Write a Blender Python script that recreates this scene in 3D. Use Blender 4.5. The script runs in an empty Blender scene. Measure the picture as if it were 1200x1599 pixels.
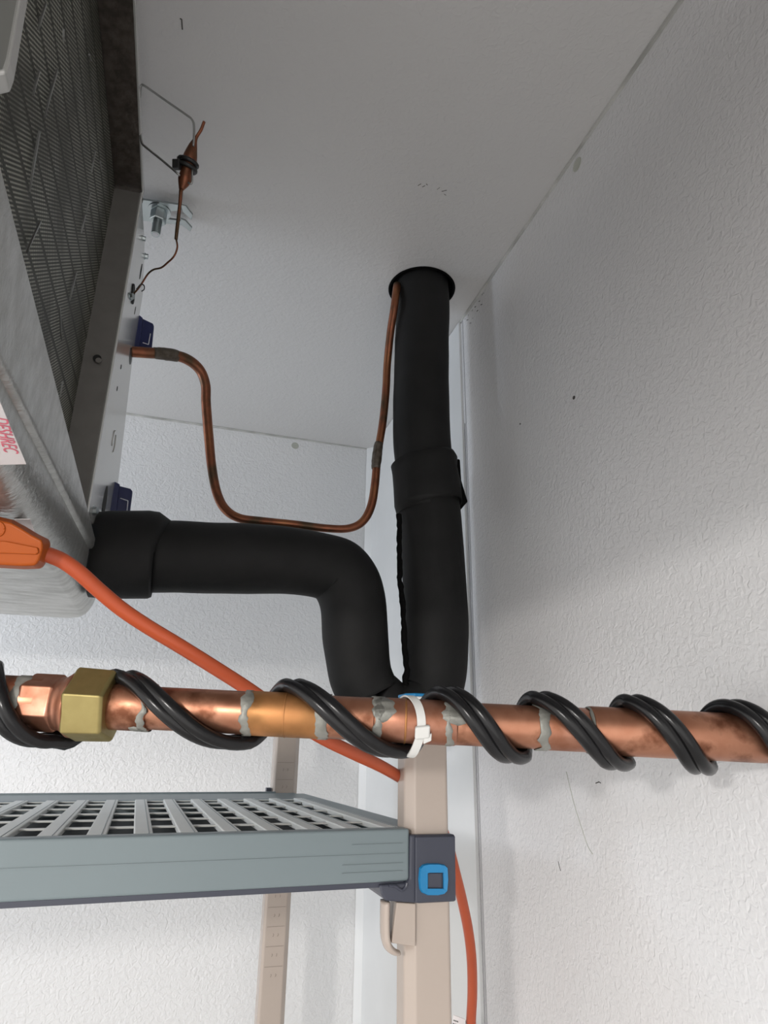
import bpy, bmesh, math, random
from mathutils import Vector, Matrix, noise
random.seed(7)
C = bpy.context.scene.collection
EYE = 1.65                      # eye height above the cooler floor (m)
XR, YB, ZC = 0.40, 1.40, EYE + 0.70   # right wall, back wall, ceiling
FPX, PITCH, YAW, ROLL = 1013.83, 0.352511, 0.298921, 0.0136885

# ------------------------------------------------------------------ camera
fw = Vector((math.sin(YAW)*math.cos(PITCH), math.cos(YAW)*math.cos(PITCH), math.sin(PITCH)))
r0 = Vector((math.cos(YAW), -math.sin(YAW), 0)); u0 = r0.cross(fw)
ri = r0*math.cos(ROLL) + u0*math.sin(ROLL)
up = -r0*math.sin(ROLL) + u0*math.cos(ROLL)
EP = Vector((0, 0, EYE))
cd = bpy.data.cameras.new('camera'); cam = bpy.data.objects.new('camera', cd); C.objects.link(cam)
cd.sensor_fit = 'HORIZONTAL'; cd.sensor_width = 36; cd.lens = 36*FPX/1200
cd.clip_start = 0.01; cd.clip_end = 50
M = Matrix((ri, up, -fw)).transposed().to_4x4(); M.translation = EP
cam.matrix_world = M
sc = bpy.context.scene
sc.camera = cam
sc.view_settings.view_transform = 'Standard'; sc.view_settings.look = 'None'
sc.view_settings.gamma = 1; sc.view_settings.use_curve_mapping = False
sc.view_settings.exposure = 0.0

# ------------------------------------------------------------------ world + lamps
w = bpy.data.worlds.new('world'); sc.world = w; w.use_nodes = True
w.node_tree.nodes['Background'].inputs[0].default_value = (1.0, 0.975, 0.95, 1)
w.node_tree.nodes['Background'].inputs[1].default_value = 1.95

def area(name, loc, target, size, power, col):
    l = bpy.data.lights.new(name, 'AREA'); l.shape = 'DISK'; l.size = size; l.energy = power; l.color = col
    o = bpy.data.objects.new(name, l); C.objects.link(o); o.location = loc
    d = Vector(target) - Vector(loc); o.rotation_euler = d.to_track_quat('-Z', 'Y').to_euler(); return o
area('work_lamp', (-0.60, -0.40, EYE+0.14), (0.25, 1.0, EYE-0.02), 0.07, 7.5, (1.0, 0.96, 0.92))
area('room_lamp', (-1.15, 0.95, EYE+0.35), (0.4, 1.0, EYE+0.1), 0.35, 6.0, (0.72, 0.84, 1.0))

# ------------------------------------------------------------------ helpers
def ray(x, y): return fw + ri*((x-600)/FPX) - up*((y-799.5)/FPX)
def aD(x, y, D): return EP + ray(x, y)*D
def aX(x, y, X): r = ray(x, y); return EP + r*(X/r.x)
def aY(x, y, Y): r = ray(x, y); return EP + r*(Y/r.y)
def aZ(x, y, Z): r = ray(x, y); return EP + r*(Z/r.z)      # Z relative to the eye
def V(x, y, z): return Vector((x, y, EYE+z))
def dep(P): return (P-EP).dot(fw)

def tag(o, label, cat, group=None):
    o['label'] = label; o['category'] = cat
    if group: o['group'] = group
    return o
def struct(o): o['kind'] = 'structure'; return o
def thing(name, label, cat, loc, group=None):
    o = bpy.data.objects.new(name, None); o.empty_display_size = .02; C.objects.link(o); o.location = loc
    return tag(o, label, cat, group)
def obj(name, bm, m, parent=None, smooth=False, bevel=0, label=None, angle=None):
    me = bpy.data.meshes.new(name)
    bmesh.ops.recalc_face_normals(bm, faces=bm.faces)
    bm.to_mesh(me); bm.free()
    o = bpy.data.objects.new(name, me); C.objects.link(o); me.materials.append(m)
    if smooth:
        for p in me.polygons: p.use_smooth = True
    if parent:
        o.parent = parent; o.matrix_parent_inverse = Matrix.Translation(-parent.location)
    if bevel:
        b = o.modifiers.new('bevel', 'BEVEL'); b.width = bevel; b.segments = 3; b.limit_method = 'ANGLE'
        b.angle_limit = math.radians(30)
    if label: o['label'] = label
    return o
def box(lo, hi, bm=None):
    bm = bm or bmesh.new()
    v = [bm.verts.new((x, y, z)) for x in (lo[0], hi[0]) for y in (lo[1], hi[1]) for z in (lo[2], hi[2])]
    for f in ((0,1,3,2),(4,6,7,5),(0,4,5,1),(2,3,7,6),(0,2,6,4),(1,5,7,3)): bm.faces.new([v[i] for i in f])
    return bm
def slab(pts, vec, bm=None):
    """polygon extruded along vec"""
    bm = bm or bmesh.new(); vec = Vector(vec)
    a = [bm.verts.new(p) for p in pts]; b = [bm.verts.new(Vector(p)+vec) for p in pts]
    bm.faces.new(a); bm.faces.new(b[::-1])
    n = len(pts)
    for i in range(n): bm.faces.new([a[i], b[i], b[(i+1)%n], a[(i+1)%n]])
    return bm
def catmull(P, n=8):
    P = [tuple(p) for p in P]; out = []
    ext = [tuple(2*a-b for a, b in zip(P[0], P[1]))] + P + [tuple(2*a-b for a, b in zip(P[-1], P[-2]))]
    for i in range(1, len(ext)-2):
        for k in range(n):
            t = k/n
            out.append(tuple(.5*((2*b)+(-a+c)*t+(2*a-5*b+4*c-d)*t*t+(-a+3*b-3*c+d)*t**3)
                       for a, b, c, d in zip(ext[i-1], ext[i], ext[i+1], ext[i+2])))
    out.append(P[-1]); return out
def tube(path, rad, seg=24, n=8, bm=None, caps=True, smooth_path=True, jit=0, jf=30):
    """path: points; rad: number or list per control point"""
    rs = rad if isinstance(rad, (list, tuple)) else [rad]*len(path)
    pr = [(p[0], p[1], p[2], r) for p, r in zip(path, rs)]
    if smooth_path: pr = catmull(pr, n)
    P = [Vector(p[:3]) for p in pr]; R = [p[3] for p in pr]
    bm = bm or bmesh.new(); rings = []; nrm = None
    for i, p in enumerate(P):
        t = (P[min(i+1, len(P)-1)] - P[max(i-1, 0)]).normalized()
        if nrm is None:
            nrm = t.orthogonal().normalized()
        nrm = (nrm - t*nrm.dot(t)).normalized(); bi = t.cross(nrm)
        ring = []
        for k in range(seg):
            a = 2*math.pi*k/seg; d = nrm*math.cos(a)+bi*math.sin(a)
            q = p + d*R[i]
            if jit: q += d*(noise.noise(q*jf)*jit)
            ring.append(bm.verts.new(q))
        rings.append(ring)
    for i in range(len(rings)-1):
        for k in range(seg):
            bm.faces.new([rings[i][k], rings[i][(k+1)%seg], rings[i+1][(k+1)%seg], rings[i+1][k]])
    if caps:
        bm.faces.new(rings[0][::-1]); bm.faces.new(rings[-1])
    return bm
def disc(p, n, r, th, seg=24, bm=None, sx=1):
    """thin round plate at p facing n"""
    n = Vector(n).normalized()
    return tube([Vector(p), Vector(p)+n*th], r, seg, bm=bm, smooth_path=False)
def prism_axis(p0, p1, R, nside, th0, e1, e2, bm=None, R1=None, ch=0):
    """n-sided prism from p0 to p1 with chamfered ends"""
    bm = bm or bmesh.new(); a = (p1-p0).normalized(); R1 = R1 or R
    st = [(p0, R*.93), (p0+a*ch, R), (p1-a*ch, R1), (p1, R1*.93)] if ch else [(p0, R), (p1, R1)]
    rings = [[bm.verts.new(p + (e1*math.cos(th0+2*math.pi*k/nside)+e2*math.sin(th0+2*math.pi*k/nside))*r) for k in range(nside)] for p, r in st]
    for i in range(len(rings)-1):
        for k in range(nside): bm.faces.new([rings[i][k], rings[i][(k+1)%nside], rings[i+1][(k+1)%nside], rings[i+1][k]])
    bm.faces.new(rings[0][::-1]); bm.faces.new(rings[-1]); return bm

# ------------------------------------------------------------------ materials
def mat(name, col, rough=.5, metal=0., bump=0., bscale=50., col2=None, cscale=8., detail=4, dist=0., spec=.5,
        stretch=None, rvar=0., bd=.002, coat=0., cr=(.35, .65), col3=None):
    m = bpy.data.materials.new(name); m.use_nodes = True
    nt = m.node_tree; N = nt.nodes; L = nt.links; b = N['Principled BSDF']
    b.inputs['Base Color'].default_value = (*col, 1); b.inputs['Roughness'].default_value = rough
    b.inputs['Metallic'].default_value = metal; b.inputs['Specular IOR Level'].default_value = spec
    b.inputs['Coat Weight'].default_value = coat
    tc = N.new('ShaderNodeTexCoord'); src = tc.outputs['Object']
    if stretch:
        mp = N.new('ShaderNodeMapping'); mp.inputs['Scale'].default_value = stretch
        L.new(src, mp.inputs[0]); src = mp.outputs[0]
    nz = N.new('ShaderNodeTexNoise'); nz.inputs['Scale'].default_value = cscale; nz.inputs['Detail'].default_value = 5
    L.new(src, nz.inputs[0])
    r = N.new('ShaderNodeValToRGB'); c2 = col2 or tuple(c*.94 for c in col)
    r.color_ramp.elements[0].position = cr[0]; r.color_ramp.elements[1].position = cr[1]
    r.color_ramp.elements[0].color = (*col, 1); r.color_ramp.elements[1].color = (*c2, 1)
    if col3:
        e = r.color_ramp.elements.new((cr[0]+cr[1])/2); e.color = (*col3, 1)
    L.new(nz.outputs['Fac'], r.inputs[0]); L.new(r.outputs[0], b.inputs['Base Color'])
    if rvar:
        mr = N.new('ShaderNodeMapRange'); mr.inputs['From Min'].default_value = .3; mr.inputs['From Max'].default_value = .7
        mr.inputs['To Min'].default_value = max(rough-rvar, .03); mr.inputs['To Max'].default_value = rough+rvar
        L.new(nz.outputs['Fac'], mr.inputs[0]); L.new(mr.outputs[0], b.inputs['Roughness'])
    if bump:
        n2 = N.new('ShaderNodeTexNoise'); n2.inputs['Scale'].default_value = bscale
        n2.inputs['Detail'].default_value = detail; n2.inputs['Distortion'].default_value = dist
        L.new(src, n2.inputs[0])
        bp = N.new('ShaderNodeBump'); bp.inputs['Strength'].default_value = bump; bp.inputs['Distance'].default_value = bd
        L.new(n2.outputs['Fac'], bp.inputs['Height']); L.new(bp.outputs[0], b.inputs['Normal'])
    return m

m_wall = mat('embossed_white_wall', (.655,.645,.65), .22, 0, .95, 185, (.64,.64,.645), 2, 1.2, .9, bd=.0011)
m_back = mat('embossed_back_wall', (.70,.70,.70), .36, 0, .85, 135, (.68,.68,.68), 2, 1.2, .9, bd=.0018)
m_ceil = mat('embossed_ceiling', (.62,.615,.61), .42, 0, .7, 150, (.60,.595,.59), 2, 1.2, .9, bd=.0009)
m_floor = mat('floor', (.70,.68,.66), .6)
m_trim = mat('white_trim', (.66,.67,.67), .35)
m_caulk = mat('grey_caulk', (.50,.50,.48), .5, 0, .3, 80, (.34,.34,.32), 25)
m_seam = mat('seam_groove', (.34,.34,.35), .6)
m_foam = mat('black_foam', (.011,.011,.011), .62, 0, .35, 700, (.014,.014,.014), 30, spec=.2, bd=.0006)
m_foamdk = mat('black_foam_edge', (.004,.004,.004), .95, spec=.1)
m_copper = mat('bright_copper', (.37,.165,.10), .40, .9, .15, 60, (.17,.065,.035), 52, rvar=.1, bd=.0005, cr=(.36,.66), col3=(.42,.20,.125))
m_coppint = mat('pink_copper', (.42,.205,.14), .42, .85, .15, 60, (.28,.115,.065), 60, rvar=.1, bd=.0005)
m_copptan = mat('tan_copper', (.25,.12,.042), .48, .8, .1, 60, (.45,.21,.08), 40, rvar=.08, bd=.0004)
m_copold = mat('tarnished_copper', (.30,.12,.055), .42, .75, .15, 90, (.10,.062,.035), 22, rvar=.12, bd=.0004, cr=(.38,.62), col3=(.24,.085,.045))
m_braze = mat('dark_braze', (.07,.055,.04), .6, .4, .8, 200, (.13,.11,.09), 120, bd=.001)
m_solder = mat('solder', (.27,.27,.245), .5, .4, .6, 260, (.19,.19,.17), 90, bd=.0008)
m_brass = mat('brass', (.33,.27,.11), .45, .85, .15, 120, (.25,.20,.08), 50, rvar=.1, bd=.0004)
m_cable = mat('black_cable', (.006,.006,.0065), .27, 0, .1, 300, (.008,.008,.009), 30, spec=.32, bd=.0004)
m_tie = mat('white_nylon', (.62,.62,.60), .45)
m_orange = mat('orange_jacket', (.48,.082,.025), .45, 0, .1, 400, (.43,.07,.021), 12, bd=.0003)
m_plug = mat('orange_plug', (.36,.072,.005), .5, 0, .15, 300, (.33,.064,.004), 12, spec=.25, bd=.0004)
m_galv = mat('galvanized', (.60,.60,.58), .34, .8, .7, 170, (.50,.50,.48), 35, 1.5, .4, rvar=.06, bd=.0010, stretch=(.8,2.6,1.6))
m_galvs = mat('galvanized_smooth', (.36,.365,.355), .40, 1, .2, 90, (.30,.30,.29), 30, rvar=.06, bd=.0006)
m_steel = mat('brushed_strip', (.21,.20,.187), .5, .5, .08, 400, (.19,.18,.168), 60, bd=.0002)
m_brown = mat('dirty_flange', (.145,.122,.105), .45, .8, .6, 140, (.09,.075,.065), 90, bd=.0012)
m_plate = mat('end_plate', (.62,.62,.60), .22, .55, .05, 30, (.58,.58,.56), 12)
m_zinc = mat('zinc', (.40,.44,.44), .28, 1, .1, 100, (.42,.46,.47), 60, bd=.0003)
m_hole = mat('dark_hole', (.01,.01,.01), .9)
m_blk = mat('black_rubber', (.012,.012,.012), .45)
m_navy = mat('navy_plastic', (.012,.018,.085), .35, 0, .05, 200)
m_mark = mat('white_mark', (.75,.76,.80), .5)
m_taupe = mat('taupe_post', (.43,.365,.315), .25, 0, .04, 200, (.415,.35,.305), 6)
m_cap = mat('white_cap', (.80,.78,.75), .35)
m_blue = mat('bright_blue', (.008,.19,.42), .35)
m_slate = mat('slate_plastic', (.036,.040,.060), .40, 0, .12, 260, (.04,.044,.064), 20, bd=.0003)
m_shelf = mat('blue_grey_shelf', (.165,.205,.218), .42, 0, .06, 120, (.158,.197,.21), 8, bd=.0003)
m_shelf_t = mat('pale_shelf_mat', (.60,.61,.59), .45, 0, .1, 120, (.57,.585,.565), 12, bd=.0003)
m_grid_shade = mat('grid_shade', (.006,.011,.012), .7)  # shade below the shelf grid, put in as near-black colour
m_label = mat('white_sticker', (.78,.74,.74), .5)
m_red = mat('red_print', (.70,.16,.22), .6)
m_stain = mat('plug_stain', (.42,.43,.38), .5)
m_speck = mat('dark_speck', (.06,.055,.05), .8)

# coil face: punched fins with rows of bright tips and long seams
def coil_mat():
    m = bpy.data.materials.new('coil_fins'); m.use_nodes = True; nt = m.node_tree; N = nt.nodes; L = nt.links
    b = N['Principled BSDF']; tc = N.new('ShaderNodeTexCoord'); sp = N.new('ShaderNodeSeparateXYZ'); L.new(tc.outputs['Object'], sp.inputs[0])
    def mth(op, a, v=None):
        n = N.new('ShaderNodeMath'); n.operation = op
        for i, q in enumerate((a, v)):
            if q is None: continue
            if isinstance(q, (int, float)): n.inputs[i].default_value = q
            else: L.new(q, n.inputs[i])
        return n.outputs[0]
    y = mth('MULTIPLY', sp.outputs['Y'], 2*math.pi/.0042); z = mth('MULTIPLY', sp.outputs['Z'], 2*math.pi/.0036)
    d = mth('MULTIPLY', mth('SINE', y), mth('SINE', z))
    dots = N.new('ShaderNodeMapRange'); dots.inputs['From Min'].default_value = .25; dots.inputs['From Max'].default_value = .6
    L.new(d, dots.inputs[0])
    s = mth('SINE', mth('MULTIPLY', sp.outputs['Z'], 2*math.pi/.029))
    seam = N.new('ShaderNodeMapRange'); seam.inputs['From Min'].default_value = .80; seam.inputs['From Max'].default_value = .95
    seam.inputs['To Min'].default_value = 1; seam.inputs['To Max'].default_value = 0; L.new(s, seam.inputs[0])
    k = mth('MULTIPLY', dots.outputs[0], seam.outputs[0])
    nz = N.new('ShaderNodeTexNoise'); nz.inputs['Scale'].default_value = 14; nz.inputs['Detail'].default_value = 4
    L.new(tc.outputs['Object'], nz.inputs[0])
    mr = N.new('ShaderNodeMapRange'); mr.inputs['From Min'].default_value = .38; mr.inputs['From Max'].default_value = .58
    mr.inputs['To Min'].default_value = .35; L.new(nz.outputs['Fac'], mr.inputs[0])
    k2 = mth('MULTIPLY', k, mr.outputs[0])
    mx = N.new('ShaderNodeMix'); mx.data_type = 'RGBA'; mx.inputs['A'].default_value = (.028,.028,.02,1)
    mx.inputs['B'].default_value = (.60,.60,.51,1); L.new(k2, mx.inputs['Factor']); L.new(mx.outputs['Result'], b.inputs['Base Color'])
    b.inputs['Roughness'].default_value = .5; b.inputs['Metallic'].default_value = .35
    bp = N.new('ShaderNodeBump'); bp.inputs['Distance'].default_value = .0015; bp.inputs['Strength'].default_value = .6
    L.new(k, bp.inputs['Height']); L.new(bp.outputs[0], b.inputs['Normal'])
    return m
m_coil = coil_mat()

# ------------------------------------------------------------------ room shell
T = .08
holeP = aZ(659, 452, .70); HR = .0515
struct(obj('wall_right', box((XR, -1.6, 0), (XR+T, YB+T, ZC+T)), m_wall))
struct(obj('wall_back', box((-2.2, YB, 0), (XR, YB+T, ZC+T)), m_back))
struct(obj('floor', box((-2.2, -1.6, -T), (XR, YB, 0)), m_floor))
bm = bmesh.new()                                # ceiling with a round hole for the insulated line
outer = [bm.verts.new((x, y, ZC)) for x, y in ((-2.2,-1.6), (XR,-1.6), (XR,YB), (-2.2,YB))]
inner = [bm.verts.new((holeP.x+HR*math.cos(2*math.pi*k/40), holeP.y+HR*math.sin(2*math.pi*k/40), ZC)) for k in range(40)]
es = [bm.edges.new((outer[i], outer[(i+1)%4])) for i in range(4)] + [bm.edges.new((inner[i], inner[(i+1)%40])) for i in range(40)]
bmesh.ops.triangle_fill(bm, use_beauty=True, edges=es)
topv = [bm.verts.new((v.co.x, v.co.y, ZC+T)) for v in outer]
for i in range(4): bm.faces.new([outer[i], outer[(i+1)%4], topv[(i+1)%4], topv[i]])
bm.faces.new(topv)
struct(obj('ceiling', bm, m_ceil))
# sleeve lining the hole
bm = bmesh.new(); R_ = []
for z, r in ((ZC-.0006, HR+.0025), (ZC-.0012, HR+.0015), (ZC-.0012, HR-.001), (ZC+.07, HR-.001)):
    R_.append([bm.verts.new((holeP.x+r*math.cos(2*math.pi*k/48), holeP.y+r*math.sin(2*math.pi*k/48), z)) for k in range(48)])
for i in range(3):
    for k in range(48): bm.faces.new([R_[i][k], R_[i][(k+1)%48], R_[i+1][(k+1)%48], R_[i+1][k]])
bm.faces.new(R_[3])
tag(obj('hole_sleeve', bm, m_foamdk), 'black sleeve lining the round hole in the ceiling', 'sleeve')

# corner cove, caulk beads, panel seam
def bead(path, r, seg=8, jit=.0004): return tube(path, r, seg, n=6, jit=jit, jf=60)
bm = slab([Vector((XR-.001, YB-.016, 0)), Vector((XR-.016, YB-.001, 0)), Vector((XR-.001, YB-.001, 0))], (0, 0, ZC))
struct(obj('trim_1', bm, m_trim))
pts = [Vector((XR, y, ZC-.001)) for y in (-.3, 0, .3, .6, .8, .9, 1.1, 1.4)]
struct(obj('trim_2', bead(pts, [.004,.004,.0035,.003,.0035,.002,.002,.002]), m_caulk))
pts = [Vector((x, YB, ZC-.001)) for x in (-.9, -.5, -.2, 0, .15, .3, .395)]
struct(obj('trim_3', bead(pts, [.003,.0032,.003,.0034,.0028,.002,.0018]), m_caulk))
struct(obj('trim_4', box((XR-.0006, .853, 0), (XR+.001, .8545, ZC)), m_seam))
struct(obj('trim_5', box((XR-.0012, .858, 0), (XR+.001, .8585, ZC-.2)), m_seam))
struct(obj('trim_6', box((XR-.0035, .8625, 0), (XR+.001, YB-.012, ZC-.002)), m_trim))

# small plugs, holes and scuffs on the panels
def wdisc(name, p, n, r, m, label, cat, group=None, sx=1):
    o = obj(name, disc(p, n, r, .0006), m); return tag(o, label, cat, group)
wdisc('plug_cap', aX(902, 257, XR), (-1,0,0), .0085, m_stain, 'round grey-green plug cap on right wall just under the ceiling edge', 'plug')
wdisc('plug_cap', aY(461, 696, YB), (0,-1,0), .0085, m_stain, 'round grey-green plug cap on back wall just under the ceiling edge', 'plug')
wdisc('screw_hole', aX(897, 621, XR), (-1,0,0), .0022, m_speck, 'small dark screw hole in middle of right wall, larger of two', 'hole')
wdisc('screw_hole', aX(813, 662, XR), (-1,0,0), .0012, m_speck, 'tiny dark pinhole in right wall, smaller of two', 'hole')
def scuffs(name, px, place, label, cat='mark'):
    bm = bmesh.new()
    for a, b_, r in px: tube([place(*a), place(*b_)], r, 5, bm=bm, smooth_path=False)
    tag(obj(name, bm, m_speck), label, cat)
cz = lambda x, y: aZ(x, y, .6998); wx = lambda x, y: aX(x, y, XR-.0001)
scuffs('scratch', [((281,29),(284,30),.0006), ((284,30),(285,46),.0007)], cz, 'short dark hook-shaped scratch on ceiling near cooler unit')
scuffs('scuff', [((653,290),(658,287),.0004), ((660,292),(664,290),.0004), ((666,287),(668,289),.0004)], cz, 'faint scuff on ceiling, left of the pair above the black tube')
scuffs('scuff', [((683,296),(687,293),.0003), ((690,299),(698,297),.0004), ((694,303),(697,305),.0003)], cz, 'faint scuff on ceiling, right of the pair above the black tube')
scuffs('scratch', [((931,1223),(936,1221),.0005), ((936,1221),(939,1223),.0004)], wx, 'small black nick on right wall under the copper pipe')
scuffs('scratch', [((872,1345),(876,1360),.0003)], wx, 'thin dark scratch low on right wall beside the post shadow')
scuffs('grime', [((x, y),(x+random.uniform(1,3), y-random.uniform(0,3)), random.uniform(.0003,.0007)) for x, y in
      [(716,512),(720,505),(726,499),(731,492),(737,486),(742,480),(748,471),(753,461),(755,458),(729,500),(734,505),(738,497),(712,520),(705,528),(709,524),(745,486),(751,476),(735,478)]], wx,
      'dotted black grime in ceiling corner right of the black tube')
bm = bmesh.new(); L_ = [(885,1205),(892,1235),(899,1262),(908,1290),(918,1320),(926,1334)]
tube([aX(x, y, XR-.0001) for x, y in L_], .0004, 5, n=4, bm=bm)
tag(obj('drip_line', bm, m_stain), 'faint grey drip line down right wall below copper pipe', 'mark')

# ------------------------------------------------------------------ shelf posts
def post(name, label, pc, ztop, mirror, marks, cap):
    """pc: front-face centre point on the floor plane (x, y)"""
    t = thing(name, label, 'post', (pc[0], pc[1]+.018, 0), 'shelving posts')
    hw = .0205; s = -1 if mirror else 1
    prof = [(-s*hw*.98, .0085), (-s*hw*.62, 0), (s*hw*.86, 0), (s*hw, .003), (s*hw, .030), (s*hw*.7, .036), (-s*hw*.6, .036), (-s*hw*.98, .028)]
    bm = slab([Vector((pc[0]+x, pc[1]+y, 0)) for x, y in prof], (0, 0, EYE+ztop-(.0025 if cap else 0)))
    upo = obj('upright', bm, m_taupe, t, bevel=.0016)
    if cap:
        z = EYE+ztop-.014
        bm = slab([Vector((pc[0]+x*1.03, pc[1]+.018+(y-.018)*1.03, z)) for x, y in prof], (0, 0, .0115))
        obj('white_collar', bm, m_cap, t, bevel=.0012, label='white collar at the post top')
        bm = slab([Vector((pc[0]+x*1.0, pc[1]+.018+(y-.018)*1.0, z+.0115)) for x, y in prof], (0, 0, .003))
        obj('end_cap', bm, m_blue, t, bevel=.0012, label='blue end cap')
    if marks:
        for k in range(12):
            z = EYE-.02-k*.0254
            obj('notch_line', box((pc[0]-hw*.75, pc[1]-.0002, z), (pc[0]+hw*.55, pc[1]+.001, z+.0006)), m_postmark, upo)
            bm = bmesh.new()
            for dx in (-.006, .001):
                p = Vector((pc[0]+dx, pc[1]-.0001, z-.0125))
                tube([p, p+Vector((random.choice((.0008,.0015)), 0, .002)), p+Vector((.0004, 0, .0038))], .00035, 5, n=3, bm=bm)
            obj('position_mark', bm, m_postmark, upo)
    return t
m_postmark = mat('post_mark', (.24,.20,.17), .5)
FP = post('shelf_post', 'taupe shelving post with blue end cap in front of black tubing', (.2305, .60), .0515, False, False, True)
RP = post('shelf_post', 'taupe shelving post with notch marks by the back wall', (.187, 1.12), .055, True, True, False)

# ------------------------------------------------------------------ shelf
SX, SY = .2105, .600
def build_shelf():
    t = thing('shelf', 'blue-grey plastic shelf with open grid top held by taupe posts', 'shelf', (SX, SY, EYE-.106))
    ang = math.radians(2.3); ca, sa = math.cos(ang), math.sin(ang)
    def W(x, y, z):   # local: x leftwards negative from the front right corner, y back
        return Vector((SX+x*ca-y*sa, SY+x*sa+y*ca, EYE+z))
    def lbox(lo, hi, bm=None):
        bm = bm or bmesh.new()
        v = [bm.verts.new(W(x, y, z)) for x in (lo[0], hi[0]) for y in (lo[1], hi[1]) for z in (lo[2], hi[2])]
        for f in ((0,1,3,2),(4,6,7,5),(0,4,5,1),(2,3,7,6),(0,2,6,4),(1,5,7,3)): bm.faces.new([v[i] for i in f])
        return bm
    ZT = -.0638; LX = -1.0; DY = .515
    fbm = obj('front_beam', lbox((LX, -.004, -.1045), (.0005, .012, ZT)), m_shelf, t, bevel=.002)
    obj('beam_ridge', lbox((LX, -.0046, -.0836), (-.004, -.003, -.0828)), m_shelf, fbm)
    bm = lbox((-.052, -.0047, -.0755), (-.006, -.003, -.0750)); lbox((-.060, -.0047, -.0905), (-.006, -.003, -.0901), bm); lbox((-.060, -.0047, -.0965), (-.006, -.003, -.0961), bm)
    obj('moulded_line', bm, m_shelf, fbm)
    obj('under_rail', lbox((LX, -.002, -.1085), (-.004, .010, -.1046)), m_slate, t, label='dark slate rail under the beam')
    obj('rear_beam', lbox((LX, .385, -.090), (.012, DY, ZT-.0005)), m_shelf, t, bevel=.003)
    obj('side_beam', lbox((-.004, .012, -.092), (.026, DY-.01, ZT-.001)), m_shelf, t, bevel=.003)
    obj('rear_lip', lbox((LX, DY-.006, ZT-.002), (-.02, DY, ZT+.0016)), m_shelf, t, bevel=.001)
    # grid mat : long bars front to back, short cross bars
    bm = bmesh.new(); px_ = .0349; n = int(1.0/px_)
    for i in range(n):
        x1 = -.004 - i*px_
        lbox((x1-.0145, .010, ZT-.005), (x1, .387, ZT+.0002), bm)
    mb_ = obj('mat_bar', bm, m_shelf_t, t, bevel=.001)
    bm = bmesh.new()
    for y in (.010, .072, .138, .204, .270, .332, .382): lbox((LX, y, ZT-.0028), (-.004, y+.008, ZT-.0012), bm)
    obj('mat_cross_bar', bm, m_shelf_t, t, bevel=.001)
    bm = bmesh.new()
    for i in range(n):
        x1 = -.004 - i*px_
        lbox((x1-.0036, .010, ZT), (x1-.003, .387, ZT+.0005), bm)
    obj('mat_groove', bm, m_shelf, mb_)
    # solid slab added under the mat, near-black to paint shade in its holes
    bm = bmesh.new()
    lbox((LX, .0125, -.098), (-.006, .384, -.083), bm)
    obj('grid_shade_slab', bm, m_grid_shade, t, label='added dark slab painting shade in the grid holes')
build_shelf()

# wedge connector (slate collar) on the front post
def collar():
    Y = .5935
    t = thing('shelf_connector', 'dark slate corner connector with blue square button on front post', 'connector', (.2305, Y+.02, EYE-.11))
    P = lambda x, y, Y_=Y: aY(x, y, Y_)
    body = [(641,1304),(711,1303),(712.5,1408),(656,1411),(594+22,1408),(603,1407),(596,1397),(593,1382),(634,1379),(640,1372)]
    obj('connector_body', slab([P(*q) for q in body], (0, .052, 0)), m_slate, t, bevel=.0016)
    obj('front_plate', slab([P(*q) for q in [(648,1306),(710,1305),(711,1406),(648,1409)]], (0, -.0022, 0)), m_slate, t, bevel=.001)
    def ring(px, pin, Y0, th, m, name, lab=None):
        bm = bmesh.new(); a = []; b = []
        for lst, st in ((px, a), (pin, b)):
            for q in lst: st.append(P(*q, Y0))
        va = [[bm.verts.new(p+Vector((0, -d, 0))) for p in L__] for L__, d in ((a, 0), ([x.lerp(sum(a, Vector())/len(a), .05) for x in a], th), (b, th*.8), (b, 0))]
        n = len(a)
        for i in range(4):
            for k in range(n): bm.faces.new([va[i][k], va[i][(k+1)%n], va[(i+1)%4][(k+1)%n], va[(i+1)%4][k]])
        return obj(name, bm, m, t, smooth=False, label=lab)
    outer = [(660,1350),(668,1348),(684,1348),(694,1350),(698.5,1354),(699.5,1373),(698,1391),(693,1396),(684,1398),(668,1398),(659,1394),(655,1388),(653.5,1373),(655,1355)]
    inner = [(667,1363),(671,1362),(680,1362),(688,1362),(691.5,1362),(692,1373),(692,1387),(687,1387),(680,1387),(672,1387),(667,1387),(667,1382),(667,1375),(667,1368)]
    r = ring(outer, inner, Y-.0022, .0028, m_blue, 'button_ring', 'bright blue ring')
    obj('button', slab([P(*q, Y-.0022) for q in [(668,1363),(690,1363),(690,1386),(668,1386)]], (0, -.0012, 0)), m_slate, t, bevel=.0006)
    obj('side_button', slab([Vector((.2535, Y+.006, EYE-.108)), Vector((.2535, Y+.03, EYE-.108)), Vector((.2535, Y+.03, EYE-.088)), Vector((.2535, Y+.006, EYE-.088))], (.0022, 0, 0)), m_blue, t, bevel=.001, label='blue button on the side')
    # irregular lip above the arm
    obj('seating_ridge', tube([P(*q, Y-.001) for q in [(608,1383),(618,1384),(624,1388),(629,1390),(634,1385),(636,1379)]], .0012, 8, n=4), m_slate, t)
collar()
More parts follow.
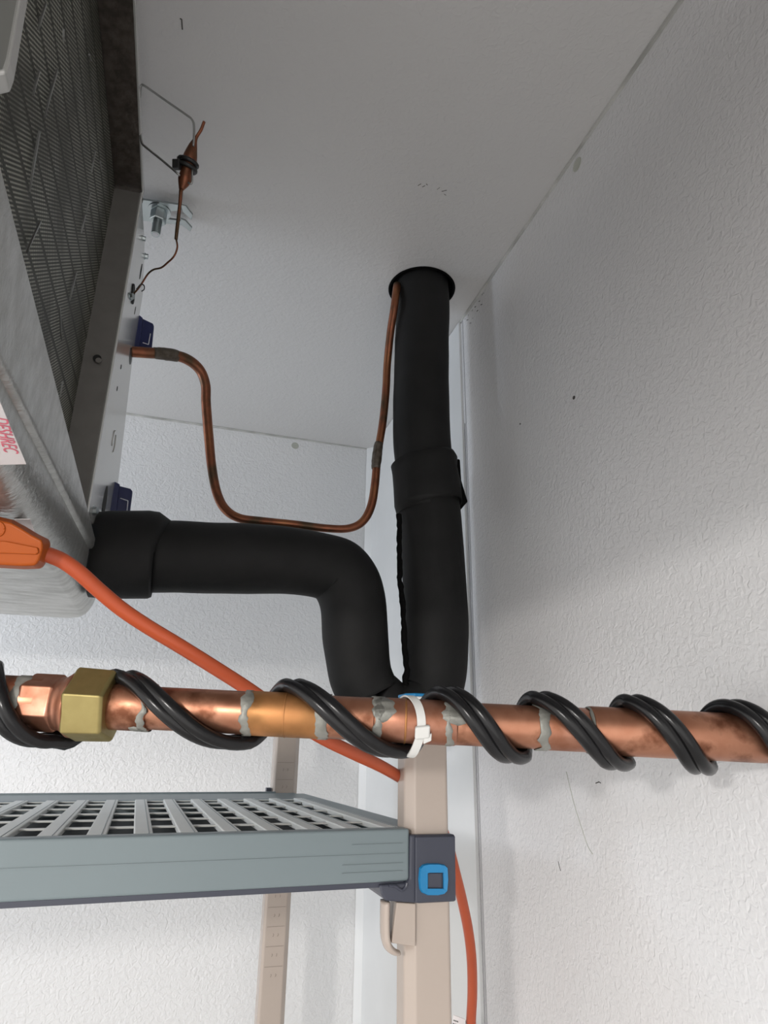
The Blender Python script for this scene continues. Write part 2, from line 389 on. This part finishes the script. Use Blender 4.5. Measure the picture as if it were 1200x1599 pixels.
# taupe sleeve and hook under the connector
t = thing('post_wedge', 'taupe plastic wedge with curled hook below the slate connector', 'wedge', (.215, .60, EYE-.16))
P = lambda x, y: aY(x, y, .5965)
obj('wedge_plate', slab([P(*q) for q in [(620,1409),(650,1411),(649.5,1478),(632,1476),(612,1473),(616,1440)]], (0, .018, 0)), m_taupe, t, bevel=.001)
bm = bmesh.new()
hook = [(605,1409),(604.5,1440),(605.5,1466),(610,1481),(619,1489),(627,1491)]
tube([P(*q)+Vector((0, .006, 0)) for q in hook], [.0034,.0034,.0034,.0032,.0026,.0018], 12, n=6, bm=bm)
for v in bm.verts: v.co.y = .6025 + (v.co.y-.6025)*2.6
obj('hook', bm, m_taupe, t, smooth=True)

# rear corner connector seen at the far shelf corner
bm = box((.157, 1.122, EYE-.105), (.1655, 1.135, EYE-.0575))
tag(obj('shelf_connector', bm, m_slate, bevel=.001), 'dark slate connector tip showing behind far shelf corner', 'connector')

# ------------------------------------------------------------------ copper drain pipe
PD = .43
U = 1/FPX*PD                                   # metres per pixel at the pipe
def ax(x): return aD(x, 1094.0+.0505*(x-10), PD)
A0, A1 = ax(0), ax(1200); AD = (A1-A0).normalized()
NF = (-fw - AD*(-fw).dot(AD)).normalized(); NU = AD.cross(NF); NU = NU if NU.dot(up) > 0 else -NU
pipe = thing('drain_pipe', 'horizontal copper drain pipe with brass nut crossing the foreground', 'pipe', ax(600))
obj('pipe_run', tube([ax(-170), ax(400), ax(1000), ax(1216)], .0137, 48, smooth_path=False), m_copper, pipe, smooth=True)
def fx(x, R): return 600+(x-600)*(PD-R)/PD     # axis station whose near surface lies at x
def sleeve(x0, x1, R, m, name='coupling', lip=.0004, ext=None):
    x0, x1 = fx(x0, R), fx(x1, R)
    bm = tube([ax(x0), ax(x0+2.5), ax(x1-2.5), ax(x1)], [R-.0005, R, R, R-.0005], 48, smooth_path=False)
    o = obj(name, bm, m, pipe); 
    for p in o.data.polygons: p.use_smooth = len(p.vertices) == 4
    return o
sleeve(-150, 50, .0163, m_copper)
sleeve(160, 224, .0150, m_copper)
sleeve(383, 501, .0142, m_copptan)
sleeve(583, 716, .0142, m_coppint)
sleeve(848, 930, .0140, m_coppint)
sleeve(932, 1214, .0153, m_copper)
for x, R in ((442, .0143), (634, .0144)):
    obj('coupling_stop', tube([ax(fx(x, R)-2), ax(fx(x, R)), ax(fx(x, R)+2)], [R-.0003, R+.0003, R-.0003], 48, smooth_path=False), m_copptan, pipe, smooth=True)
def hexa(x0, x1, Rp, th, m, name, R1=None, lab=None):
    x0, x1 = fx(x0, Rp*U*.45), fx(x1, Rp*U*.45)
    obj(name, prism_axis(ax(x0), ax(x1), Rp*U, 6, math.radians(th), NF, NU, R1=R1*U if R1 else None, ch=.0018), m, pipe, bevel=.0007, label=lab)
hexa(32, 86, 44, 50, m_coppint, 'hex_adapter')
obj('adapter_neck', tube([ax(fx(84, .009)), ax(fx(90, .009)), ax(fx(98, .009)), ax(fx(106, .009)), ax(fx(109, .009))], [.0172,.0168,.0188,.0212,.0214], 48, smooth_path=False), m_coppint, pipe, smooth=True)
hexa(104, 168, 58, 31, m_brass, 'brass_nut', R1=56, lab='large brass hex nut')
def band(x0, x1, R, seed, amp, m=m_solder, a0=0, a1=360, name='solder_joint'):
    x0, x1 = fx(x0, R), fx(x1, R)
    bm = bmesh.new(); n = 72; rows = []
    full = (a1-a0) >= 360; cnt = n if full else int(n*(a1-a0)/360)
    for k in range(cnt + (0 if full else 1)):
        a = math.radians(a0 + (a1-a0)*k/cnt); d = NF*math.cos(a)+NU*math.sin(a)
        ca_, sa_ = math.cos(a)*1.6, math.sin(a)*1.6
        l = amp*(noise.noise(Vector((ca_*1.3, sa_*1.3, seed)))*1.6 + .5*noise.noise(Vector((ca_*4, sa_*4, seed+5))))
        r = amp*(noise.noise(Vector((ca_*1.3, sa_*1.3, seed+9)))*1.6 + .5*noise.noise(Vector((ca_*4, sa_*4, seed+14))))
        taper = 1 if full else max(.05, max(0, math.sin(math.pi*k/cnt))**.5)
        xm = (x0+x1)/2; xa = xm+(x0-xm+l)*taper; xb = xm+(x1-xm+r)*taper
        rows.append([bm.verts.new(ax(xa)+d*(R-.0003)), bm.verts.new(ax(xa+1.2)+d*(R+.0002)), bm.verts.new(ax(xb-1.2)+d*(R+.0002)), bm.verts.new(ax(xb)+d*(R-.0003))])
    m_ = len(rows)
    for k in range(m_ if full else m_-1):
        for j in range(3): bm.faces.new([rows[k][j], rows[(k+1)%m_][j], rows[(k+1)%m_][j+1], rows[k][j+1]])
    obj(name, bm, m, pipe, smooth=True)
band(6, 26, .0166, 1.1, 6)
band(212, 224, .0151, 2.2, 7)
band(196, 220, .0151, 2.9, 5, a0=-65, a1=-35)
band(374, 389, .0144, 3.3, 5)
band(495, 510, .0144, 4.4, 5)
band(583, 597, .0144, 5.5, 5)
band(580, 615, .0144, 6.1, 8, a0=10, a1=95)
band(698, 708, .0144, 7.7, 4)
band(690, 742, .0144, 8.1, 9, a0=12, a1=80)
band(844, 860, .0144, 9.4, 6)
band(928, 936, .0147, 10.2, 2.5)

# heat cable (a doubled black cable wound round the pipe)
CR = .0045
keys = [(-100, -90), (-20, -270), (84, -450), (198, -630), (382, -810), (460, -990), (634, -1170), (702, -1350), (812, -1530), (846, -1710),
        (974, -1890), (990, -2070), (1102, -2250), (1150, -2430), (1214, -2560)]
def cable_env(x):
    K = [(-200,.0166),(20,.0166),(40,.0190),(90,.0196),(104,.0245),(148,.0225),(164,.0165),(178,.0145),(400,.0145),(925,.0145),(940,.0155),(1400,.0155)]
    for (a, p), (b, q) in zip(K, K[1:]):
        if a <= x <= b:
            t_ = (x-a)/(b-a); t_ = t_*t_*(3-2*t_); return p+(q-p)*t_
    return .0155
def helix(off, rad_extra, ph):
    pts = []
    N_ = 22
    for (xa, a), (xb, b) in zip(keys, keys[1:]):
        for k in range(N_):
            t_ = k/N_
            x = xa+(xb-xa)*t_ + off; an = math.radians(a+(b-a)*t_ + ph)
            xx = ax(x)
            R = (.0166 if x < 36 else .0155 if x > 930 else .0145) + CR + rad_extra
            R = max(R, CR + cable_env(x))
            pts.append(xx + (NF*math.cos(an)+NU*math.sin(an))*R)
    return pts
cab = thing('heat_cable', 'glossy black heat cable pair wound in a spiral around copper drain pipe', 'cable', ax(600)+NU*.02)
obj('cable_strand', tube(helix(-9.5, 0, 0), CR, 14, smooth_path=False), m_cable, cab, smooth=True)
obj('cable_strand', tube(helix(11.0, .0003, 0), CR, 14, smooth_path=False), m_cable, cab, smooth=True)

# zip tie
zt = thing('zip_tie', 'white nylon zip tie fastened around copper pipe and black cable', 'zip tie', ax(650)+NF*.016)
bm = bmesh.new(); rows = []
for k in range(64):
    a = 2*math.pi*k/64; d = NF*math.cos(a)+NU*math.sin(a)
    low = max(0, -math.sin(a))**3
    x = 640 + 16*math.cos(a) + 2*math.sin(a); R = .0152 + .0072*low
    hw = 6.5
    rows.append([bm.verts.new(ax(x-hw)+d*R), bm.verts.new(ax(x+hw)+d*R), bm.verts.new(ax(x+hw)+d*(R+.0011)), bm.verts.new(ax(x-hw)+d*(R+.0011))])
for k in range(64):
    for j in range(4): bm.faces.new([rows[k][j], rows[(k+1)%64][j], rows[(k+1)%64][(j+1)%4], rows[k][(j+1)%4]])
obj('strap', bm, m_tie, zt, smooth=False)
Hc = aD(660, 1143, PD-.0165)
bm = bmesh.new(); e1 = (AD+NU*.15).normalized(); e2 = NU.copy()
def obox(c, ex, ey, ez, hx, hy, hz, bm=None):
    bm = bm or bmesh.new()
    v = [bm.verts.new(c+ex*sx*hx+ey*sy*hy+ez*sz*hz) for sx in (-1,1) for sy in (-1,1) for sz in (-1,1)]
    for f in ((0,1,3,2),(4,6,7,5),(0,4,5,1),(2,3,7,6),(0,2,6,4),(1,5,7,3)): bm.faces.new([v[i] for i in f])
    return bm
obj('tie_head', obox(Hc, e1, e2, NF, .0048, .0040, .0020), m_tie, zt, bevel=.0012)
obj('tie_tail', obox(aD(668, 1153, PD-.016), (AD+NU*.5).normalized(), NU, NF, .0028, .0024, .0012), m_tie, zt, bevel=.0006)

# ------------------------------------------------------------------ insulated suction line
ins = thing('insulated_pipe', 'thick black foam insulated pipe bending from cooler unit up through ceiling', 'pipe', V(.31, .80, .05))
def wr(wpx, P): return wpx/2/FPX*dep(P)
hp = [((232,869),112,.775),((300,870),112,.782),((380,872),110,.79),((450,875),104,.795),((506,884),102,.80),((535,900),106,.802),((551,938),104,.803),((556,1000),103,.803),((563,1050),100,.803),((578,1085),94,.803)]
pts = [aY(*q, Y) for q, w_, Y in hp]
obj('horizontal_insulation', tube(pts, [wr(w_, p) for (q, w_, Y), p in zip(hp, pts)], 48, n=8, jit=.0012, jf=22), m_foam, ins, smooth=True)
cp = [((141,866),132,.775),((170,866),137,.775),((232,866),137,.776),((243,866),133,.776),((246,867),116,.776)]
pts = [aY(*q, Y) for q, w_, Y in cp]
obj('end_collar', tube(pts, [wr(w_, p) for (q, w_, Y), p in zip(cp, pts)], 48, smooth_path=False, jit=.001, jf=25), m_foam, ins, smooth=True)
up_ = [((588,1086),84),((612,1106),84),((642,1108),86),((668,1094),92),((680,1060),94),((681.5,1020),99),((681,950),100),((676,870),99),((672,810),97),((668,775),95)]
pts = [aY(*q, .805) for q, w_ in up_]
obj('riser_insulation', tube(pts, [wr(w_, p) for (q, w_), p in zip(up_, pts)], 48, n=8, jit=.001, jf=22), m_foam, ins, smooth=True)
vp = [((668,800),90),((663,730),90),((658.5,680),89),((658,620),87),((659,540),84),((659.5,480),83),((660,430),82)]
pts = [aY(*q, .803) for q, w_ in vp]
pts[-1] = V(holeP.x, holeP.y, .74); pts[-2] = V(holeP.x, .802, .655)
obj('upper_insulation', tube(pts, [wr(w_, p) for (q, w_), p in zip(vp, pts)], 48, n=8, jit=.0008, jf=22), m_foam, ins, smooth=True)
wp = [((670,792),104),((669,788),107),((668,760),105),((664.5,735),101),((663,722),104),((662,718),98)]
pts = [aY(*q, .803) for q, w_ in wp]
obj('wrap_sleeve', tube(pts, [wr(w_, p) for (q, w_), p in zip(wp, pts)], 48, smooth_path=False, jit=.002, jf=25), m_foam, ins, smooth=True)
obj('wrap_flap', slab([aY(*q, .80) for q in [(712,722),(716,716),(719,718),(721,750),(731,783),(719,797),(712,790)]], (0, .02, 0)), m_foamdk, ins, bevel=.001)
# open slit along the left side of the riser
sl = [(619.5,803),(620,830),(620,860),(621,890),(620.5,905),(624,930),(626,960),(628,1000),(630,1035),(632,1048),(629,1062),(631,1078)]
pts = [aY(x+4, y, .790) for x, y in sl]
obj('seam_edge', tube(pts, [random.uniform(.0035,.0042) for _ in sl], 10, n=6, jit=.0016, jf=140), m_foamdk, ins)

# ------------------------------------------------------------------ liquid line (thin copper)
lq = thing('copper_line', 'thin tarnished copper tube bent from cooler unit up to ceiling hole', 'pipe', V(.2, .83, .24))
lp = [((203,549),.80),((232,551),.805),((262,553),.81),((290,560),.82),((311,576),.83),((321,600),.835),((322,630),.84),((326,680),.845),((331,730),.845),((339,770),.845),((352,795),.84),((374,809),.835),((410,814),.83),((460,819),.825),((510,825),.82),((545,825),.82),((567,814),.82),((580,790),.82),((586,755),.82),((590,710),.82),((598,660),.82),((603,610),.82),((605,570),.82),((610,520),.805),((616,480),.788),((619,456),.79),((620.5,445),.797)]
pts = [aY(*q, Y) for q, Y in lp]
wd = [17,17,16.5,16.5,15.5,15,15,15,14.5,14.5,14.5,13.8,13.5,13,12.5,12.5,13,13.5,13,12.5,12.3,12.2,12,12,12,12,12]
obj('tube', tube(pts, [wr(a, p) for a, p in zip(wd, pts)], 20, n=8), m_copold, lq, smooth=True)
def joint(px, ws, name='braze_joint'):
    pts = [aY(*q, Y) for q, Y in px]
    obj(name, tube(pts, [wr(a, p) for a, p in zip(ws, pts)], 20, n=4, jit=.0006, jf=200), m_braze, lq, smooth=True, label='dark brazed joint')
joint([((240,551),.806),((256,552.5),.809),((272,555),.814),((279,557),.816)], [17.5,19.5,19.5,17])
joint([((592,692),.82),((590,705),.82),((588.5,718),.82),((587,732),.82)], [13.5,15,16,13.5])

# ------------------------------------------------------------------ evaporator unit
PX = -.105
un = thing('evaporator_unit', 'ceiling-hung galvanized evaporator unit with dirty finned coil at left edge', 'evaporator', V(-.35, .45, .15))
plate = [(134,812),(221,302),(226,380),(223,460),(207,560),(185,750),(172,832)]
pp = [aX(*q, PX) for q in plate]
obj('end_housing', slab([p+Vector((-.042, .012 if i < 2 else 0, 0)) for i, p in enumerate(pp)], (-.39, 0, 0)), m_steel, un)
ep = obj('end_plate', slab(pp, (-.0018, 0, 0)), m_plate, un, label='pale metal end plate')
# rolled edge of the plate along its near side
obj('plate_edge', tube([aX(x, y, PX) for x, y in plate[:2]], .0016, 8, smooth_path=False), m_plate, un)
obj('top_flange', box((-.55, -.9, EYE+.620), (-.105, .672, EYE+.6245)), m_brown, un, label='dirty brown top flange')
obj('flange_edge', box((-.105, -.9, EYE+.6185), (-.1035, .66, EYE+.628)), m_plate, un)
coil_o = obj('coil', box((-.50, -.88, EYE+.20), (-.135, .676, EYE+.619)), m_coil, un, label='dark dirty finned coil face')
bm = bmesh.new()
RB, RT = aX(134, 812, -.105), aX(221, 302, -.105); LB, LT = RB+Vector((-.04, .002, 0)), RT+Vector((-.04, .002, 0))
bm.free(); bm = slab([LB, RB, RT, LT], (0, .004, 0))
bmesh.ops.triangulate(bm, faces=bm.faces[:])
obj('front_strip', bm, m_steel, un)
obj('near_end_bracket', slab([aY(*q, .28) for q in [(52,-40),(45,0),(23,128),(17,146),(-8,152),(-120,150),(-100,-40)]], (0, -.012, 0)), m_plate, un, bevel=.0015)
o = obj('rivet_hole', disc(aY(152, 560, .6645), (0,-1,0), .0042, .0012), m_hole, un); o['label'] = 'dark rivet hole in strip'
obj('rivet_head', disc(aY(154, 563, .6632), (0,-1,0), .0030, .0008), m_steel, un)
# drip pan lofted along its length
pan = None
bm = bmesh.new(); st = []
def prof(Y, far=0):
    Yc = max(Y, 0); zt = .2072 + (.79-Yc)*.0645; zl = .178 + (Yc-.316)*.0505; zb = .1475+(Yc-.33)*.008
    zl = min(zl, zt-.006); xo = -.1 - far
    pr = [(xo-.006, zt-.001), (xo-.001, zt), (xo, zt-.002), (xo, zl+.003), (xo-.0015, zl), (xo-.0045, zl-.001), (xo-.0042, zl-.004)]
    zr = zl-.006
    for k in range(8):
        a = math.pi/2*k/7; pr.append((xo-.0042-.017*(1-math.cos(a)), zr+(zb-zr)*math.sin(a)))
    pr += [(-.55, zb), (-.55, zt)]
    return pr
for Y, far in ((-.95,0),(-.4,0),(.02,0),(.15,0),(.3,0),(.45,0),(.6,0),(.75,0),(.83,0),(.862,.0005),(.878,.003),(.889,.008),(.8955,.015),(.898,.024)):
    st.append([bm.verts.new(V(x, Y, z)) for x, z in prof(Y, far)])
for a, b in zip(st, st[1:]):
    for k in range(len(a)-1): bm.faces.new([a[k], a[k+1], b[k+1], b[k]])
bm.faces.new(st[-1]); bm.faces.new(st[0][::-1])
pan = obj('drip_pan', bm, m_galv, un, smooth=True, label='galvanized drip pan')
md = pan.modifiers.new('es', 'EDGE_SPLIT'); md.split_angle = math.radians(50)
# stickers on the pan bottom
zb = lambda Y: .1475+(Y-.33)*.008-.0006
def onpan(x, y, off=.0006):
    P_ = aZ(x, y, .148); 
    for _ in range(4): P_ = aZ(x, y, .1475+((P_.y)-.33)*.008-off)
    return P_
stq = [onpan(x, y) for x, y in [(-120, 728), (-120, 470), (-60, 470), (0, 628), (41, 725)]]
stk = obj('warning_sticker', slab(stq, (0, 0, .0004)), m_label, un, label='white sticker with red print')
stq = [onpan(x, y) for x, y in [(22, 811), (47, 811), (55, 832), (22, 832)]]
obj('small_sticker', slab(stq, (0, 0, .0004)), m_label, un, label='small pale sticker behind orange plug')
def text(body, size, origin, xdir, ydir, m, name, parent):
    cu = bpy.data.curves.new('txt', 'FONT'); cu.body = body; cu.size = size; cu.extrude = .0001
    o = bpy.data.objects.new('txt', cu); C.objects.link(o)
    dg = bpy.context.evaluated_depsgraph_get(); me = bpy.data.meshes.new_from_object(o.evaluated_get(dg))
    bpy.data.objects.remove(o)
    zd = xdir.cross(ydir); Mx = Matrix((xdir, ydir, zd)).transposed().to_4x4(); Mx.translation = origin
    me.transform(Mx); me.materials.clear(); me.materials.append(m)
    q = bpy.data.objects.new(name, me); C.objects.link(q); q.parent = parent; q.matrix_parent_inverse = Matrix.Translation(-parent.location)
    return q
st_o = bpy.data.objects['warning_sticker']
e_ = onpan(9, 712, .0009); b0 = onpan(-14, 650, .0009); yd = (e_-b0).normalized(); sz = (e_-b0).length/(7*.68)
xd = Vector((0,0,-1)).cross(yd).normalized()
for s_, off in (('DESHREC', 0),):
    text(s_, sz, b0+xd*off*sz, yd, xd, m_red, 'red_print', stk)
# bent fins on the coil face
for k, (a, b_) in enumerate([((88,108),(68,185)), ((60,205),(45,300)), ((62,345),(40,395)), ((148,235),(142,270)), ((60,110),(50,150)),
                             ((118,425),(108,470)), ((132,335),(126,365)), ((92,480),(95,530)), ((97,595),(93,620)), ((20,30),(12,60)),
                             ((155,250),(158,268)), ((140,300),(134,332)), ((70,5),(58,48)), ((98,45),(98,66)), ((138,85),(142,95)), ((40,420),(30,440))]):
    pA = aX(*a, -.1335); pB = aX(*b_, -.1335); d_ = (pB-pA)
    sd = d_.cross(Vector((1,0,0))).normalized()*random.uniform(.0007,.0016)
    obj('bent_fin', slab([pA-sd, pA+sd*.6, pA.lerp(pB, .6)+sd*1.4, pB+sd*.3], (.0012, 0, 0)), m_galvs, coil_o)
# holes, slots and knock-outs on the end plate
def spot(px, ry, rz, name, m=m_hole, th=.0004, lab=None):
    c = aX(*px, PX); bm = disc((0,0,0), (1,0,0), 1, th)
    for v in bm.verts: v.co = c + Vector((v.co.x, v.co.y*ry, v.co.z*rz))
    return obj(name, bm, m, ep, label=lab)
spot((220,424), .004, .012, 'slot'); spot((204,556), .014, .010, 'line_opening', m_blk)
spot((189,573), .0018, .003, 'plate_hole'); spot((183,607), .0018, .003, 'plate_hole'); spot((211,485), .001, .006, 'plate_hole')
spot((163,786), .014, .022, 'suction_opening', m_hole)
def arc(px, R, a0, a1):
    c = aX(*px, PX+.0004)
    P_ = [c + Vector((0, R*math.cos(math.radians(a)), R*math.sin(math.radians(a)))) for a in range(a0, a1+1, 10)]
    obj('knockout_arc', tube(P_, .0006, 6, smooth_path=False), m_caulk, ep)
arc((178,689), .013, 100, 230); arc((178,687), .015, -60, 50)
spot((207,459), .014, .011, 'line_grommet', m_hole, .0015, 'black rubber grommet')
def bolt(p, d, r=.0040, name='hex_bolt'):
    d = Vector(d).normalized(); e1 = d.orthogonal().normalized(); e2 = d.cross(e1)
    bm = prism_axis(p, p+d*.0045, r, 6, .3, e1, e2); tube([p-d*.0003, p+d*.0009], r*1.35, 16, bm=bm, smooth_path=False)
    obj(name, bm, m_zinc, un, bevel=.0004)
bolt(aX(146,797,PX), (1,-.35,0)); bolt(aX(144,895,-.1), (1,-.3,0)); bolt(aX(203,463,PX+.006), (1,-.5,0), .0035)
bolt(aX(222,372,PX), (1,0,0), .003); bolt(aX(226,400,PX), (1,0,0), .0035)
# hanger tab, washer, nut and threaded rod
Zt = .688
tab = [aZ(x, y, Zt) for x, y in [(214,310),(222,311),(302,323),(300,360),(288,352),(268,344),(222,346)]]
obj('hanger_tab', slab([aZ(x, y, Zt) for x, y in [(217,311),(282,320),(284,329),(262,331),(262,342),(284,345),(284,352),(222,345)]], (0, 0, .003)), m_zinc, un, bevel=.0006, label='slotted zinc hanger tab')
for q in ([(282,320),(291,323),(301,336),(299,344),(286,331)], [(282,342),(290,345),(300,356),(297,362),(284,352)]):
    obj('tab_finger', slab([aZ(x, y, Zt) for x, y in q], (0, 0, .003)), m_zinc, un, bevel=.0006)
rc = aZ(249, 330, Zt)
rod = thing('hanger_rod', 'zinc threaded rod with washer and nut hanging through the slotted tab', 'bolt', rc)
dn = Vector((0, 0, -1))
obj('washer', disc(rc, dn, .0152, .0012, 32), m_zinc, rod)
obj('nut', prism_axis(rc+dn*.001, rc+dn*.0185, .0108, 6, .25, Vector((1,0,0)), Vector((0,1,0)), ch=.0012), m_zinc, rod, bevel=.0004)
bm = bmesh.new(); tube([rc+dn*(-.012), rc+dn*.040], .0056, 20, bm=bm, smooth_path=False)
for k in range(26): tube([rc+dn*(.0185+k*.0008), rc+dn*(.0188+k*.0008)], .0060, 16, bm=bm, smooth_path=False)
obj('threaded_rod', bm, m_zinc, rod)
obj('rod_tip', disc(rc+dn*.040, dn, .0038, .0005), m_mark, rod)

# blue guard clips by the pipe openings
def clip(off, front, side, mk, label):
    c = aX(*off, PX); t_ = thing('pipe_guard', label, 'clip', c, 'navy clips')
    Yp = c.y
    cf = obj('clip_face', slab([aY(*q, Yp) for q in front], (0, .006, 0)), m_navy, t_, bevel=.0008)
    obj('clip_flange', slab([aY(*q, Yp-.004) for q in side], (0, .012, 0)), m_navy, t_, bevel=.0008)
    for a, b_ in zip(mk, mk[1:]): obj('mark_line', tube([aY(*a, Yp-.0006), aY(*b_, Yp-.0006)], .0006, 6, smooth_path=False), m_mark, cf, label='white printed corner line')
clip((214,520), [(222,497),(239,505),(240.5,509),(237,545),(216,545)], [(213,497),(217,491),(223,496),(221,520),(217,545),(209,545),(210,520)], [(223,535),(232,538),(235,521)],
     'navy plastic clip with white corner mark above thin copper line')
clip((176,778), [(184,758),(204,763),(207,767),(203,798),(181,798)], [(174,756),(180,752),(187,756),(184,780),(182,798),(171,798),(172,775)], [(188,778),(200,782),(198.5,797)],
     'navy plastic clip with white corner mark above black pipe collar')

# ------------------------------------------------------------------ capillary bulb and bracket wires
cb = thing('capillary_bulb', 'brown copper bulb with thin capillary wire strapped beside cooler unit', 'sensor', aD(288, 258, .71))
D = .71
obj('bulb', tube([aD(*q, D) for q in [(319,190),(314,203),(306,216),(301,230),(296,250),(291,268),(288,282),(283,296)]], [.0016,.0017,.0020,.0050,.0078,.0062,.0068,.0026], 18, n=6), m_copold, cb, smooth=True)
obj('capillary_neck', tube([aD(*q, D) for q in [(283,294),(281,320),(277,355),(275,374)]], [.0022,.0019,.0020,.0018], 12, n=4), m_copold, cb, smooth=True)
cpx = [((275,372),.71),((277,386),.71),((272,400),.71),((262,410),.715),((252,418),.72),((240,421),.725),((231,428),.73),((222,442),.735),((214,453),.738),((209,458),.74)]
obj('capillary_wire', tube([aD(*q, d_) for q, d_ in cpx], .0010, 8, n=6), m_copold, cb, smooth=True)
obj('wire_loop', tube([aD(*q, .735) for q in [(213,452),(220,444),(225,446),(225,452),(221,455)]], .0007, 6, n=6), m_blk, cb, smooth=True)
t_ = thing('cable_tie', 'black cable tie cinched around the brown copper bulb', 'cable tie', aD(290, 258, D-.008))
ax_d = (aD(288,275,D)-aD(300,235,D)).normalized(); cc = aD(292.5, 258, D)
bm = bmesh.new()
for s_ in (-.003, .003):
    e1 = ax_d.orthogonal().normalized(); e2 = ax_d.cross(e1)
    P_ = [cc+ax_d*s_+(e1*math.cos(a)+e2*math.sin(a))*.0098 for a in [2*math.pi*k/24 for k in range(25)]]
    tube(P_, .0024, 8, smooth_path=False, bm=bm)
obj('strap', bm, m_blk, t_, smooth=True)
obj('tie_head', obox(aD(276, 257, D-.008), ri, up, fw, .0040, .0048, .0035), m_blk, t_, bevel=.001)
wbk = thing('wire_bracket', 'bent grey wire bracket holding copper bulb off the cooler flange', 'bracket', aD(219, 150, .69))
obj('upper_wire', tube([aD(*q, .70) for q in [(218.5,152),(219,140),(221,133.5),(227,135),(260,158),(292,180),(300,187),(303,196),(303,215),(302,228)]], .0012, 8, n=4), m_galvs, wbk, smooth=True)
obj('lower_wire', tube([aD(*q, .70) for q in [(218,206),(220,214),(222,224),(228,230),(254,251),(281,274)]], .0012, 8, n=4), m_galvs, wbk, smooth=True)
obj('wire_end', tube([aD(*q, .705) for q in [(300,264),(300,284),(297,287),(294,285)]], .0011, 8, n=4), m_galvs, wbk, smooth=True)

# ------------------------------------------------------------------ orange extension cord
ec = thing('extension_cord', 'orange extension cord with chunky plug looping behind pipe and post', 'cord', aD(300, 1030, .47))
cpts = [((60,862),.432),((80,868),.436),((100,877),.44),((125,895),.445),((155,922),.452),((190,951),.46),((230,978),.468),((280,1008),.477),((330,1039),.486),((385,1074),.496),((440,1112),.51),((500,1150),.53),((550,1175),.55),((600,1199),.59),((638,1223),.632),((672,1255),.655),((697,1310),.66),((712,1365),.665),((723,1410),.675),((732,1455),.685),((737,1500),.692),((738,1550),.70),((736,1594),.705),((734,1650),.71)]
pts = [aD(*q, d_) for q, d_ in cpts]
obj('cord_jacket', tube(pts, .0053, 20, n=6), m_orange, ec, smooth=True)
out = [(-60,790),(-20,802),(0,807),(22,812),(42,823),(60,834),(76,842),(79,846),(79,858),(76,868),(72,879),(66,888),(40,889),(0,887),(-60,884)]
bm = bmesh.new()
lo_ = [bm.verts.new(aD(x, y, .445)) for x, y in out]
mi_ = [bm.verts.new(aD(x-3 if x > 0 else x, 850+(y-850)*1.0, .432)) for x, y in out]
fr_ = [bm.verts.new(aD(x*.84 if x > 0 else x, 850+(y-850)*.86, .417)) for x, y in out]
for A_, B_ in ((lo_, mi_), (mi_, fr_)):
    for k in range(len(out)): bm.faces.new([A_[k], A_[(k+1)%len(out)], B_[(k+1)%len(out)], B_[k]])
bm.faces.new(lo_); bm.faces.new(fr_)
pb = obj('plug_body', bm, m_plug, ec, bevel=.003, label='chunky orange plug housing')
obj('plug_ridge', slab([aD(*q, .4172) for q in [(-60,843),(10,845),(60,855),(62,862),(58,866),(12,864),(-60,864)]], -fw*.0016), m_plug, pb, bevel=.0015)
cpt = aD(-4, 826, .4168)
obj('embossed_ring', tube([cpt+(ri*math.cos(a)+up*math.sin(a))*.0045 for a in [2*math.pi*k/32 for k in range(33)]], .0007, 6, smooth_path=False), m_plug, pb, smooth=True)
# tag on the cord
ctg = obj('cord_tag', slab([aD(*q, .700) for q in [(708,1585),(727,1592),(724,1640),(704,1632)]], fw*.0006), m_label, ec, label='white paper tag')
obj('tag_collar', tube([aD(735.8, 1597, .7045), aD(735, 1640, .709)], .0060, 20, smooth_path=False), m_label, ec)
bm = bmesh.new()
for y_, x0_ in ((1593, 708), (1598, 707)):
    for k in range(3):
        tube([aD(x0_+1+k*2.6, y_+k*.8, .6995), aD(x0_+2.2+k*2.6, y_+1.6+k*.8, .6995)], .0005, 5, bm=bm, smooth_path=False)
obj('tag_print', bm, m_speck, ctg)
